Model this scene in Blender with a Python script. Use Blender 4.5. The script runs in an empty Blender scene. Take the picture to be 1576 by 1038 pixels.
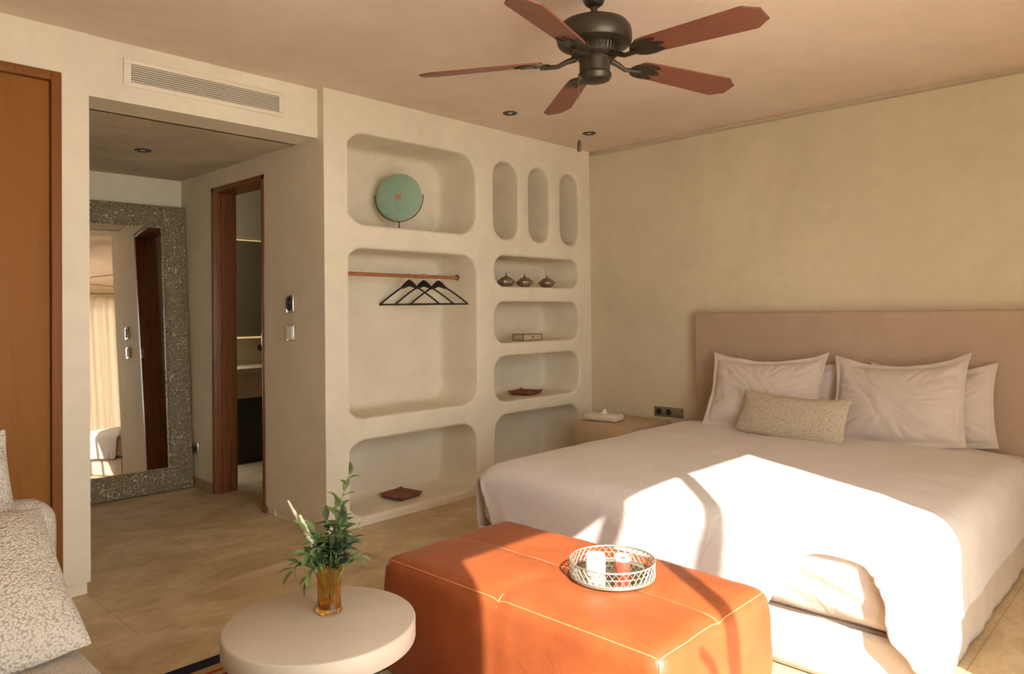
import bpy, bmesh, math, random
import numpy as np
from mathutils import Vector, Matrix, noise
R = math.radians
random.seed(7)
S = bpy.context.scene
COL = S.collection

# ------------------------------------------------------------------ camera
fx, sy, pitch, roll, yaw = 1125.2934, -53.4467, -0.0125, -0.0109, -0.8102
cam_loc = Vector((-4.8449, -3.7072, 1.2828))
fw = Vector((math.sin(-yaw) * math.cos(pitch), math.cos(-yaw) * math.cos(pitch), -math.sin(pitch)))
rt = fw.cross(Vector((0, 0, 1))).normalized()
up = rt.cross(fw)
rt2 = rt * math.cos(roll) + up * math.sin(roll)
up2 = -rt * math.sin(roll) + up * math.cos(roll)
cd = bpy.data.cameras.new('camera')
cam = bpy.data.objects.new('camera', cd)
COL.objects.link(cam)
cam.matrix_world = Matrix(((rt2.x, up2.x, -fw.x, cam_loc.x), (rt2.y, up2.y, -fw.y, cam_loc.y),
                           (rt2.z, up2.z, -fw.z, cam_loc.z), (0, 0, 0, 1)))
cd.sensor_width = 36
cd.lens = fx / 1576 * 36
cd.shift_y = sy / 1576
cd.clip_start = 0.05
S.camera = cam

# ------------------------------------------------------------------ sky, sun, exposure
W = bpy.data.worlds.new('sky')
S.world = W
W.use_nodes = True
bg = W.node_tree.nodes['Background']
bg.inputs[0].default_value = (0.95, 1.0, 1.0, 1)
bg.inputs[1].default_value = 7.5
sd = bpy.data.lights.new('sun', 'SUN')
sun = bpy.data.objects.new('sun', sd)
COL.objects.link(sun)
SUN = Vector((.487, .873, -.677)).normalized()
sun.rotation_euler = SUN.to_track_quat('-Z', 'Y').to_euler()
sun.location = (-6, -9, 6)
sd.energy = 14
sd.angle = R(0.4)
sd.color = (1.0, 0.97, 0.91)
# the open terrace doorway lets the daylight in (portal guides the sky sampling)
pl = bpy.data.lights.new('doorway_portal', 'AREA')
po = bpy.data.objects.new('doorway_portal', pl)
COL.objects.link(po)
pl.shape = 'RECTANGLE'
pl.size, pl.size_y = 3.98, 2.43
po.location = (-2.59, -4.42, 1.215)
po.rotation_euler = (R(90), 0, 0)
pl.cycles.is_portal = True
vs = S.view_settings
vs.view_transform = 'Standard'
vs.look = 'None'
vs.gamma = 1
vs.use_curve_mapping = False
vs.exposure = 0.02
S.cycles.max_bounces = 10
S.cycles.diffuse_bounces = 7
S.cycles.sample_clamp_indirect = 8

# ------------------------------------------------------------------ materials
def rgb(r, g, b):
    f = lambda c: (c / 255 / 12.92) if c / 255 <= .04045 else ((c / 255 + .055) / 1.055) ** 2.4
    return (f(r), f(g), f(b), 1)

class NT:
    def __init__(s, name, base, rough=.6, metal=0, spec=.5):
        s.m = bpy.data.materials.new(name)
        s.m.use_nodes = True
        s.t = s.m.node_tree
        s.b = s.t.nodes['Principled BSDF']
        s.b.inputs['Base Color'].default_value = base
        s.b.inputs['Roughness'].default_value = rough
        s.b.inputs['Metallic'].default_value = metal
        s.b.inputs['Specular IOR Level'].default_value = spec
        s.co = None
        s.h = None
    def n(s, kind, **kw):
        nd = s.t.nodes.new(kind)
        for k, v in kw.items():
            setattr(nd, k, v)
        return nd
    def coord(s, scale=(1, 1, 1), rot=(0, 0, 0)):
        tc = s.n('ShaderNodeTexCoord')
        mp = s.n('ShaderNodeMapping')
        mp.inputs['Scale'].default_value = scale
        mp.inputs['Rotation'].default_value = rot
        s.t.links.new(tc.outputs['Object'], mp.inputs[0])
        return mp.outputs[0]
    def noise(s, scale, detail=4, rough=.55, dist=0, co=None, cscale=(1, 1, 1)):
        nd = s.n('ShaderNodeTexNoise')
        nd.inputs['Scale'].default_value = scale
        nd.inputs['Detail'].default_value = detail
        nd.inputs['Roughness'].default_value = rough
        nd.inputs['Distortion'].default_value = dist
        s.t.links.new(co if co else s.coord(cscale), nd.inputs['Vector'])
        return nd.outputs[0]
    def ramp(s, fac, stops):
        r = s.n('ShaderNodeValToRGB')
        while len(r.color_ramp.elements) < len(stops):
            r.color_ramp.elements.new(.5)
        for e, (p, c) in zip(r.color_ramp.elements, stops):
            e.position = p
            e.color = c
        s.t.links.new(fac, r.inputs[0])
        return r.outputs[0]
    def mix(s, fac, a, b, mode='MIX'):
        m = s.n('ShaderNodeMix', data_type='RGBA', blend_type=mode)
        for k, v in ((0, fac), (6, a), (7, b)):
            if isinstance(v, (int, float, tuple)):
                m.inputs[k].default_value = v
            else:
                s.t.links.new(v, m.inputs[k])
        return m.outputs[2]
    def color(s, out):
        s.t.links.new(out, s.b.inputs['Base Color'])
        return s
    def rough(s, out):
        s.t.links.new(out, s.b.inputs['Roughness'])
        return s
    def bump(s, fac, strength=.3, dist=.01):
        b = s.n('ShaderNodeBump')
        b.inputs['Strength'].default_value = strength
        b.inputs['Distance'].default_value = dist
        s.t.links.new(fac, b.inputs['Height'])
        if s.h:
            s.t.links.new(s.h, b.inputs['Normal'])
        s.h = b.outputs[0]
        s.t.links.new(s.h, s.b.inputs['Normal'])
        return s

def sc(c, f):
    return (min(c[0] * f, 1), min(c[1] * f, 1), min(c[2] * f, 1), 1)

def plaster(name, base, var=.10, big=1.3):
    k = NT(name, base, .85, spec=.25)
    a = k.noise(big, 6, .6, .4)
    b = k.noise(9, 5, .6)
    c1 = k.ramp(a, [(.3, sc(base, 1 - var)), (.7, sc(base, 1 + var))])
    c2 = k.ramp(b, [(.3, (.93, .93, .93, 1)), (.7, (1, 1, 1, 1))])
    k.color(k.mix(1.0, c1, c2, 'MULTIPLY'))
    k.bump(k.noise(14, 6, .65), .25, .004)
    return k.m

M = {}
M['plaster'] = plaster('cream_plaster', (.75, .675, .535, 1), .07)
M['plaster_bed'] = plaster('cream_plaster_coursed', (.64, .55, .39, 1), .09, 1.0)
M['ceiling'] = plaster('ceiling_plaster', (.76, .63, .52, 1), .06)
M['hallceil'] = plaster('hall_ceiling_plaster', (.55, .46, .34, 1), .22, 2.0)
M['white'] = NT('white_plastic', (.78, .75, .66, 1), .4).m
M['offwhite'] = NT('vent_cream_metal', (.74, .66, .53, 1), .45).m
M['black'] = NT('black_lacquer', (.012, .010, .010, 1), .38).m
M['darkmetal'] = NT('dark_bronze', (.065, .052, .036, 1), .38, .7).m
M['chrome'] = NT('brushed_steel', (.55, .52, .47, 1), .3, 1).m
M['mirror'] = NT('mirror_glass', (.86, .83, .76, 1), .02, 1).m
M['void'] = NT('vent_dark_inside', (.03, .025, .02, 1), .9).m

def wood(name, dark, light, scale=(3, 3, .25), ns=9, rough=.45):
    k = NT(name, dark, rough)
    co = k.coord(scale)
    a = k.noise(ns, 7, .65, 1.2, co)
    k.color(k.ramp(a, [(.3, dark), (.52, light), (.72, sc(dark, 1.25))]))
    k.bump(a, .12, .003)
    return k.m
M['doorwood'] = wood('honey_door_wood', (.225, .085, .016, 1), (.265, .105, .022, 1), (2, 2, .12), 6, .5)
M['doorwood'].node_tree.nodes['Principled BSDF'].inputs['Specular IOR Level'].default_value = .2
M['doorframe'] = wood('honey_frame_wood', (.18, .062, .015, 1), (.215, .08, .02, 1), (5, 5, .2), 6, .5)
M['doorframe'].node_tree.nodes['Principled BSDF'].inputs['Specular IOR Level'].default_value = .2
M['walnut'] = wood('walnut_frame_wood', (.085, .028, .011, 1), (.24, .085, .026, 1), (7, 7, .35), 4, .4)
M['rodwood'] = wood('rod_wood', (.26, .09, .035, 1), (.36, .14, .06, 1), (.3, 6, 6), 6)
M['fanwood'] = wood('fan_blade_wood', (.13, .042, .024, 1), (.19, .062, .035, 1), (14, 1.2, 14), 5, .4)
M['pole'] = wood('weathered_pole_wood', (.20, .13, .08, 1), (.34, .24, .15, 1), (6, 6, .5), 6, .8)

# limestone floor
k = NT('limestone_floor', (.38, .27, .15, 1), .42)
co = k.coord((1, 1, 1))
v = k.noise(1.7, 9, .66, 1.6, k.coord((.9, 1.2, 1)))
v2 = k.noise(6, 9, .75, 1.2, k.coord((1, 1.4, 1)))
base = k.ramp(v, [(.30, (.43, .30, .155, 1)), (.5, (.58, .44, .255, 1)), (.70, (.72, .58, .39, 1))])
det = k.ramp(v2, [(.36, (.78, .74, .68, 1)), (.56, (1, 1, 1, 1))])
c = k.mix(1.0, base, det, 'MULTIPLY')
br = k.n('ShaderNodeTexBrick')
br.offset = .5
br.inputs['Scale'].default_value = 1
br.inputs['Mortar Size'].default_value = .0028
br.inputs['Mortar Smooth'].default_value = .3
br.inputs['Brick Width'].default_value = 1.2
br.inputs['Row Height'].default_value = .62
br.inputs['Color1'].default_value = (1, 1, 1, 1)
br.inputs['Color2'].default_value = (.90, .89, .87, 1)
br.inputs['Mortar'].default_value = (.68, .62, .54, 1)
mp = k.coord((1, 1, 1))
mp.node.inputs['Location'].default_value = (.15, -.03, 0)
k.t.links.new(mp, br.inputs['Vector'])
k.color(k.mix(1.0, c, br.outputs[0], 'MULTIPLY'))
k.rough(k.ramp(v2, [(.3, (.36, .36, .36, 1)), (.7, (.55, .55, .55, 1))]))
k.bump(v2, .10, .003)
M['floor'] = k.m
k = NT('terrace_stone', (.52, .44, .34, 1), .8)
k.color(k.ramp(k.noise(3, 6), [(.3, (.60, .54, .46, 1)), (.7, (.74, .67, .57, 1))]))
M['terrace'] = k.m

def cloth(name, base, weave=420, wr=.35, rough=.85):
    k = NT(name, base, rough, spec=.15)
    k.b.inputs['Sheen Weight'].default_value = .15
    a = k.noise(5, 5, .6, .3)
    k.color(k.ramp(a, [(.3, sc(base, .94)), (.7, sc(base, 1.04))]))
    k.bump(k.noise(9, 4, .55, 1.6), wr, .012)
    k.bump(k.noise(weave, 2), .15, .001)
    return k.m
M['linen'] = cloth('mauve_grey_linen', (.60, .51, .45, 1))
M['duvet'] = cloth('duvet_linen', (.65, .585, .54, 1), wr=.3)
M['sheet'] = cloth('sheet_cotton', (.62, .52, .45, 1), wr=.5)
M['skirt'] = cloth('skirt_cotton', (.60, .50, .40, 1), wr=.25)
M['headboard'] = cloth('headboard_linen', (.43, .31, .225, 1), 500, .05)
M['curtain'] = cloth('curtain_linen', (.66, .54, .38, 1), 500, .1)

def boucle(name, lo, hi, scale, dist=.004):
    k = NT(name, hi, .95, spec=.1)
    co = k.coord()
    w = k.noise(scale * .35, 3, .5, 0, co)
    addv = k.n('ShaderNodeVectorMath', operation='MULTIPLY_ADD')
    nz = k.n('ShaderNodeTexNoise')
    nz.inputs['Scale'].default_value = scale * .5
    k.t.links.new(co, nz.inputs['Vector'])
    k.t.links.new(nz.outputs[1], addv.inputs[0])
    addv.inputs[1].default_value = (.9 / scale,) * 3
    k.t.links.new(co, addv.inputs[2])
    vo = k.n('ShaderNodeTexVoronoi', feature='F1')
    vo.inputs['Scale'].default_value = scale
    k.t.links.new(addv.outputs[0], vo.inputs['Vector'])
    k.color(k.ramp(vo.outputs['Distance'], [(.1, hi), (.5, sc(hi, .9)), (.8, lo)]))
    inv = k.n('ShaderNodeMath', operation='SUBTRACT')
    inv.inputs[0].default_value = 1
    k.t.links.new(vo.outputs['Distance'], inv.inputs[1])
    k.bump(inv.outputs[0], .9, dist)
    return k.m
M['boucle'] = boucle('cream_boucle', (.34, .28, .22, 1), (.56, .49, .41, 1), 150, .005)
M['boucle_seat'] = boucle('seat_weave', (.34, .28, .22, 1), (.50, .43, .35, 1), 240, .002)
M['tweed'] = boucle('lumbar_tweed', (.36, .28, .19, 1), (.66, .56, .43, 1), 210, .003)

# leather
k = NT('cognac_leather', (.50, .135, .035, 1), .42)
a = k.noise(4, 5, .6, .5)
k.color(k.ramp(a, [(.3, (.27, .06, .016, 1)), (.55, (.335, .08, .022, 1)), (.8, (.39, .105, .032, 1))]))
k.bump(k.noise(150, 3), .12, .001)
k.bump(k.noise(6, 4, .55, 1.2), .35, .010)
M['leather'] = k.m
M['thread'] = NT('seam_thread', (.66, .27, .12, 1), .6).m
k = NT('brown_leather', (.22, .065, .03, 1), .45)
k.bump(k.noise(60, 3), .2, .001)
M['leather2'] = k.m

# microcement table
k = NT('table_microcement', (.60, .49, .37, 1), .5)
k.color(k.ramp(k.noise(3, 6, .6, .6), [(.3, (.47, .385, .29, 1)), (.7, (.54, .45, .35, 1))]))
M['table'] = k.m

# embossed metal mirror frame
k = NT('embossed_silver_metal', (.30, .245, .17, 1), .45, .2)
co = k.coord()
vo = k.n('ShaderNodeTexVoronoi', feature='SMOOTH_F1')
vo.inputs['Scale'].default_value = 24
vo.inputs['Smoothness'].default_value = .25
k.t.links.new(co, vo.inputs['Vector'])
sn = k.n('ShaderNodeMath', operation='SINE')
ml = k.n('ShaderNodeMath', operation='MULTIPLY')
ml.inputs[1].default_value = 26
k.t.links.new(vo.outputs['Distance'], ml.inputs[0])
k.t.links.new(ml.outputs[0], sn.inputs[0])
k.color(k.ramp(sn.outputs[0], [(0.0, (.27, .205, .12, 1)), (.55, (.44, .36, .23, 1)), (1.0, (.64, .54, .37, 1))]))
k.bump(sn.outputs[0], .8, .006)
k.bump(k.noise(60, 4), .3, .003)
M['emboss'] = k.m

# kilim rug: stripes across y
k = NT('kilim_wool', (.4, .2, .1, 1), .95, spec=.1)
tc = k.n('ShaderNodeTexCoord')
sp = k.n('ShaderNodeSeparateXYZ')
k.t.links.new(tc.outputs['Object'], sp.inputs[0])
mr = k.n('ShaderNodeMapRange')
mr.inputs[1].default_value = 0
mr.inputs[2].default_value = -1.65
k.t.links.new(sp.outputs[1], mr.inputs[0])
nav, tan, red, mar, cre, grn = (.018, .02, .035, 1), (.36, .25, .13, 1), (.36, .055, .035, 1), (.17, .025, .035, 1), (.52, .44, .30, 1), (.12, .15, .08, 1)
seq = [nav, nav, tan, red, tan, mar, nav, mar, red, mar, cre, grn, cre, nav, red, tan, mar, nav, cre, red, mar]
wid = [0, .030, .040, .066, .078, .09, .115, .13, .16, .19, .23, .28, .34, .41, .44, .50, .56, .64, .70, .78, .88]
r = k.ramp(mr.outputs[0], list(zip(wid, seq)))
r.node.color_ramp.interpolation = 'CONSTANT'
wv = k.n('ShaderNodeTexVoronoi')
wv.inputs['Scale'].default_value = 14
wv.distance = 'MANHATTAN'
k.t.links.new(tc.outputs['Object'], wv.inputs['Vector'])
mk = k.ramp(wv.outputs['Distance'], [(.30, (1, 1, 1, 1)), (.38, (0, 0, 0, 1))])
gt = k.ramp(mr.outputs[0], [(.23, (0, 0, 0, 1)), (.24, (1, 1, 1, 1)), (.40, (1, 1, 1, 1)), (.41, (0, 0, 0, 1))])
k.color(k.mix(k.mix(1.0, mk, gt, 'MULTIPLY'), r, (.20, .06, .05, 1)))
k.bump(k.noise(260, 2), .4, .003)
M['rug'] = k.m

# amber glass, water-like glass
k = NT('amber_glass', (.62, .24, .04, 1), .08)
k.b.inputs['Transmission Weight'].default_value = .97
k.b.inputs['IOR'].default_value = 1.25
k.color(k.ramp(k.noise(30, 3, .5, 1), [(.35, (.85, .36, .06, 1)), (.6, (.90, .68, .22, 1))]))
M['amber'] = k.m
M['leaf'] = NT('leaf_green', (.14, .21, .065, 1), .5).m
M['leaf_dark'] = NT('leaf_dark_green', (.095, .135, .07, 1), .5).m
M['leaf_pale'] = NT('leaf_sage', (.30, .34, .20, 1), .7).m
M['bud'] = NT('bud_cream', (.60, .56, .38, 1), .7).m
M['stem'] = NT('stem_green', (.20, .23, .10, 1), .6).m
M['traymetal'] = NT('tray_silver_metal', (.36, .325, .25, 1), .4, .5).m
M['wax'] = NT('white_ceramic', (.80, .78, .76, 1), .45).m
M['redglass'] = NT('coral_glaze', (.62, .085, .05, 1), .25).m
M['teal'] = None
k = NT('verdigris_disc', (.25, .37, .27, 1), .7)
k.color(k.ramp(k.noise(9, 6, .6, .8), [(.3, (.21, .36, .28, 1)), (.6, (.29, .40, .28, 1)), (.8, (.36, .42, .30, 1))]))
M['teal'] = k.m
M['rust'] = NT('rusty_centre', (.42, .22, .13, 1), .8).m
k = NT('ribbed_pewter', (.34, .28, .20, 1), .36, .8)
M['pewter'] = k.m
M['stone'] = plaster('bath_stone', (.40, .29, .17, 1), .1, 4)
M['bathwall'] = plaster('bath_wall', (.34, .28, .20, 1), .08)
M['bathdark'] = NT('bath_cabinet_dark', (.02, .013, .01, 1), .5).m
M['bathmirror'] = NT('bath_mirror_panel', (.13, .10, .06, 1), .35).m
M['nightstand'] = plaster('nightstand_sand', (.54, .40, .25, 1), .06)
M['tissue'] = NT('tissue_white', (.80, .76, .70, 1), .9).m
M['tissuebox'] = cloth('tissue_cover_cream', (.66, .58, .44, 1), wr=.05)
M['socket'] = NT('socket_grey_metal', (.27, .23, .18, 1), .4, .6).m
k = NT('led_strip', (1, .8, .5, 1))
k.b.inputs['Emission Color'].default_value = (1, .72, .30, 1)
k.b.inputs['Emission Strength'].default_value = .75
M['led'] = k.m

# ------------------------------------------------------------------ mesh helpers
ORG = {}
def thing(name, label, cat, loc=(0, 0, 0), group=None):
    o = bpy.data.objects.new(name, None)
    COL.objects.link(o)
    o.location = loc
    o.empty_display_size = .1
    o['label'] = label
    o['category'] = cat
    if group:
        o['group'] = group
    ORG[o.name] = Vector(loc)
    return o
def tag(o, label, cat, group=None):
    o['label'] = label
    o['category'] = cat
    if group:
        o['group'] = group
    return o
def auto(me, ang=40):
    bm = bmesh.new()
    bm.from_mesh(me)
    for f in bm.faces:
        f.smooth = True
    for e in bm.edges:
        if len(e.link_faces) == 2 and e.calc_face_angle(0) > R(ang):
            e.smooth = False
    bm.to_mesh(me)
    bm.free()
def obj(name, bm, m, parent=None, smooth=40, origin=None):
    """links bm (given in world coordinates) as one mesh; origin defaults to the parent's, or the base centre"""
    bmesh.ops.recalc_face_normals(bm, faces=bm.faces)
    me = bpy.data.meshes.new(name)
    if parent is not None:
        org = ORG[parent.name]
    elif origin is not None:
        org = Vector(origin)
    else:
        org = Vector((0, 0, 0))
    bmesh.ops.translate(bm, verts=bm.verts, vec=-org)
    bm.to_mesh(me)
    bm.free()
    if smooth:
        auto(me, smooth)
    me.materials.append(m)
    o = bpy.data.objects.new(name, me)
    COL.objects.link(o)
    if parent is not None:
        o.parent = parent
    else:
        o.location = org
    ORG[o.name] = org
    return o
def struct(name, bm, m, smooth=0):
    o = obj(name, bm, m, None, smooth)
    o['kind'] = 'structure'
    return o
def dup(root, loc, label):
    r = root.copy()
    COL.objects.link(r)
    r.location = loc
    r['label'] = label
    for ch in list(root.children):
        c = ch.copy()
        COL.objects.link(c)
        c.parent = r
        for g in list(ch.children):
            d = g.copy()
            COL.objects.link(d)
            d.parent = c
    return r
def B():
    return bmesh.new()
def box(bm, x0, x1, y0, y1, z0, z1, bev=0, seg=2):
    r = bmesh.ops.create_cube(bm, size=1)
    vs_ = r['verts']
    for v in vs_:
        v.co = Vector(((x0 + x1) / 2 + v.co.x * (x1 - x0), (y0 + y1) / 2 + v.co.y * (y1 - y0), (z0 + z1) / 2 + v.co.z * (z1 - z0)))
    if bev:
        es = list({e for v in vs_ for e in v.link_edges})
        bmesh.ops.bevel(bm, geom=es, offset=bev, segments=seg, profile=.5, affect='EDGES')
    return bm
def lathe(bm, prof, c=(0, 0, 0), seg=32, axis='Z', frame=None):
    rings = []
    for r_, h in prof:
        ring = []
        for i in range(seg):
            a = 2 * math.pi * i / seg
            p = Vector((r_ * math.cos(a), r_ * math.sin(a), h))
            if axis == 'Y':
                p = Vector((p.x, p.z, p.y))
            elif axis == 'X':
                p = Vector((p.z, p.x, p.y))
            if frame is not None:
                p = frame @ p
            ring.append(bm.verts.new(p + Vector(c)))
        rings.append(ring)
    for a, b in zip(rings, rings[1:]):
        for i in range(seg):
            j = (i + 1) % seg
            bm.faces.new((a[i], a[j], b[j], b[i]))
    for ring, (r_, h) in ((rings[0], prof[0]), (rings[-1], prof[-1])):
        if r_ > 1e-5:
            bm.faces.new(ring)
    bmesh.ops.remove_doubles(bm, verts=[v for v in rings[0] + rings[-1]], dist=1e-6)
    return bm
def tube(bm, pts, rad, seg=8, closed=False):
    pts = [Vector(p) for p in pts]
    n = len(pts)
    rads = rad if isinstance(rad, (list, tuple)) else [rad] * n
    rings = []
    up_ = Vector((0, 0, 1))
    prev = None
    for i, p in enumerate(pts):
        if closed:
            t = (pts[(i + 1) % n] - pts[i - 1]).normalized()
        else:
            t = (pts[min(i + 1, n - 1)] - pts[max(i - 1, 0)]).normalized()
        if prev is None:
            s_ = t.cross(up_)
            if s_.length < .1:
                s_ = t.cross(Vector((1, 0, 0)))
        else:
            s_ = prev - t * prev.dot(t)
        s_.normalize()
        prev = s_
        w_ = t.cross(s_)
        rings.append([bm.verts.new(p + (s_ * math.cos(2 * math.pi * k_ / seg) + w_ * math.sin(2 * math.pi * k_ / seg)) * rads[i]) for k_ in range(seg)])
    m_ = n if closed else n - 1
    for i in range(m_):
        a, b = rings[i], rings[(i + 1) % n]
        for k_ in range(seg):
            bm.faces.new((a[k_], a[(k_ + 1) % seg], b[(k_ + 1) % seg], b[k_]))
    if not closed:
        bm.faces.new(rings[0])
        bm.faces.new(rings[-1][::-1])
    return bm
def grid(bm, nu, nv, f, closed_u=False):
    vv = [[bm.verts.new(f(i / (nu - 1) if not closed_u else i / nu, j / (nv - 1))) for j in range(nv)] for i in range(nu)]
    for i in range(nu if closed_u else nu - 1):
        for j in range(nv - 1):
            a, b = vv[i], vv[(i + 1) % nu]
            bm.faces.new((a[j], b[j], b[j + 1], a[j + 1]))
    return vv
def nz(p, s=1, seed=0):
    return noise.noise(Vector((p[0] * s + seed * 7.3, p[1] * s - seed * 3.1, p[2] * s + seed)))
def rrect(x0, x1, z0, z1, r_, n=8):
    pts = []
    for cx, cz, a0 in ((x1 - r_, z1 - r_, 0), (x0 + r_, z1 - r_, 90), (x0 + r_, z0 + r_, 180), (x1 - r_, z0 + r_, 270)):
        for i in range(n + 1):
            a = R(a0 + 90 * i / n)
            pts.append((cx + r_ * math.cos(a), cz + r_ * math.sin(a)))
    return pts

# ------------------------------------------------------------------ room shell
H = 2.6
XW, YS = -5.75, -4.3       # west wall, south wall
HX = -2.5227               # hallway east wall
LX = -3.737                # hallway west wall / end of door wall
HY = 2.008                 # hallway end wall
HZ = 2.3135                # hallway ceiling
BY = .0647                 # bulkhead face
DY = .0545                 # door wall face

struct('floor', box(B(), XW - .3, 1.0, YS - .35, 4.2, -.15, 0), M['floor'])
struct('ceiling', box(B(), XW - .3, .6, YS - .35, .7, H, H + .15), M['ceiling'])
# bed wall with a shadow gap under the ceiling
bm = B()
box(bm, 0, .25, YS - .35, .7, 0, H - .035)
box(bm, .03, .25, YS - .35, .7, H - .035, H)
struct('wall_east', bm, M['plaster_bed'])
# south wall with the doorway to the terrace
bm = B()
OX0, OX1, OZ = -4.58, -.60, 2.43
box(bm, XW - .3, OX0, YS - .1, YS, 0, H)
box(bm, OX1, 0, YS - .1, YS, 0, H)
box(bm, OX0, OX1, YS - .1, YS, OZ, H)
struct('wall_south', bm, M['plaster'])
struct('wall_west', box(B(), XW - .25, XW, YS - .3, .5, 0, H), M['plaster'])

# niche wall: a plaster front with rounded openings and the hollows behind it
NICHES = [  # x0, x1, z0, z1, corner radius, depth
    (-2.375, -1.302, 1.822, 2.378, .15, .40),
    (-2.378, -1.302, .645, 1.675, .13, .40),
    (-2.380, -1.312, .055, .510, .14, .40),
    (-1.126, -.868, 1.812, 2.378, .115, .36),
    (-.748, -.512, 1.812, 2.378, .108, .36),
    (-.378, -.146, 1.812, 2.378, .106, .36),
    (-1.122, -.155, 1.467, 1.690, .10, .40),
    (-1.125, -.157, 1.055, 1.352, .10, .40),
    (-1.128, -.155, .628, .955, .11, .40),
    (-1.130, -.165, .070, .530, .12, .40)]
bm = B()
outer = [(HX, 0), (0, 0), (0, H), (HX, H)]
ov = [bm.verts.new((x, 0, z)) for x, z in outer]
fe = [bm.edges.new((ov[i], ov[(i + 1) % 4])) for i in range(4)]
for (x0, x1, z0, z1, r_, d) in NICHES:
    lip = .022
    prof = [(-lip, 0), (-lip * .45, lip * .12), (-lip * .12, lip * .45), (0, lip), (0, d * .5), (0, d - .05), (.008, d - .025), (.022, d - .007), (.045, d)]
    loops = []
    for off, y in prof:
        wob = 0
        pts = rrect(x0 + off, x1 - off, z0 + off, z1 - off, max(r_ - off, .02))
        loops.append([bm.verts.new((px, y, pz)) for px, pz in pts])
    n = len(loops[0])
    fe += [bm.edges.new((loops[0][i], loops[0][(i + 1) % n])) for i in range(n)]
    for a, b in zip(loops, loops[1:]):
        for i in range(n):
            j = (i + 1) % n
            f = bm.faces.new((a[i], a[j], b[j], b[i]))
    bm.faces.new(loops[-1])
bmesh.ops.triangle_fill(bm, edges=fe, use_beauty=True)
# return side towards the hallway, back and top close the wall
def quad(bm, *c):
    return bm.faces.new([bm.verts.new(p) for p in c])
quad(bm, (HX, .6, 0), (0, .6, 0), (0, .6, H), (HX, .6, H))
me_front = bm
o = struct('wall_north', bm, M['plaster'])
auto(o.data, 50)

# door wall (north, left) with its door recess, and the hallway shell
bm = B()
DX1, DX0, DZ = -3.850, -4.86, 2.392
box(bm, DX1, LX, DY, .26, .055, H)
box(bm, XW, DX0, DY, .26, 0, H)
box(bm, DX0, DX1, DY, .26, DZ, H)
box(bm, DX1, LX - .012, DY + .012, .26, 0, .06)
struct('wall_back', bm, M['plaster'])
struct('wall_hall_west', box(B(), LX - .2, LX, .26, HY + .2, 0, H), M['plaster'])
struct('wall_hall_end', box(B(), LX - .2, HX + .02, HY, HY + .2, 0, H), M['plaster'])
bm = B()
D1, D2, DT = 1.475, .708, 2.19
TH = .16
box(bm, HX, HX + TH, 0.001, D2, .045, H)
box(bm, HX + .012, HX + TH, 0.013, D2, 0, .05)
box(bm, HX, HX + TH, D1, HY, .045, H)
box(bm, HX + .012, HX + TH, D1, HY, 0, .05)
box(bm, HX, HX + TH, D2, D1, DT, H)
struct('wall_hall_east', bm, M['plaster'])
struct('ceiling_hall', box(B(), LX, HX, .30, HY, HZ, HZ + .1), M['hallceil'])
struct('trim_1', box(B(), LX, HX, BY, .32, HZ, H), M['plaster'])
# low recessed base boards
struct('baseboard_hall', box(B(), HX - .006, HX + .01, D1 + .0, HY, 0, .075), M['stone'])
struct('baseboard_hall_end', box(B(), LX, HX, HY - .008, HY, 0, .075), M['stone'])

# bathroom beyond the doorway
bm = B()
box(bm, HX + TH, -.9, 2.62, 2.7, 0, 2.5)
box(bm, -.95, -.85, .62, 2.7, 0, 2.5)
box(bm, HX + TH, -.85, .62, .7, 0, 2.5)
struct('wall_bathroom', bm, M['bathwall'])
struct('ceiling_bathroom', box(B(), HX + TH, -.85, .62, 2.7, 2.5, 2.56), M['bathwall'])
v = thing('bathroom_vanity', 'sand stone washbasin counter seen through the dark bathroom doorway', 'vanity', (-1.75, 2.35, .5))
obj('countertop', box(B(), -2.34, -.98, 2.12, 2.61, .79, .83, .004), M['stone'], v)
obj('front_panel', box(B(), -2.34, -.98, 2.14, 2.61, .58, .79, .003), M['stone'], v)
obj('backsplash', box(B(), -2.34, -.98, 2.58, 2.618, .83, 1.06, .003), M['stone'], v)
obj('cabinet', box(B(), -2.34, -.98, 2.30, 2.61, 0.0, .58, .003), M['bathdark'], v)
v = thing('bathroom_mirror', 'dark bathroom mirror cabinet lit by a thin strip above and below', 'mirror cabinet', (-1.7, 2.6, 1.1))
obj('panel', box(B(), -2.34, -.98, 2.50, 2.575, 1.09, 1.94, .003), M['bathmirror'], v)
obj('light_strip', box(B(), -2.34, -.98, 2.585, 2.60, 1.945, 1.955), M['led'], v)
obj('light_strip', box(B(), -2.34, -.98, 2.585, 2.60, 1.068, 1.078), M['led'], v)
bm = B()
lathe(bm, [(0, 0), (.035, 0), (.035, .03), (0, .03)], (-1.585, 2.54, .98), 20, 'Y')
tag(obj('towel_ring', bm, M['darkmetal'], None, origin=(-1.585, 2.54, .98)), 'small round dark fitting on the stone splashback in the bathroom', 'bathroom fitting')

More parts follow.
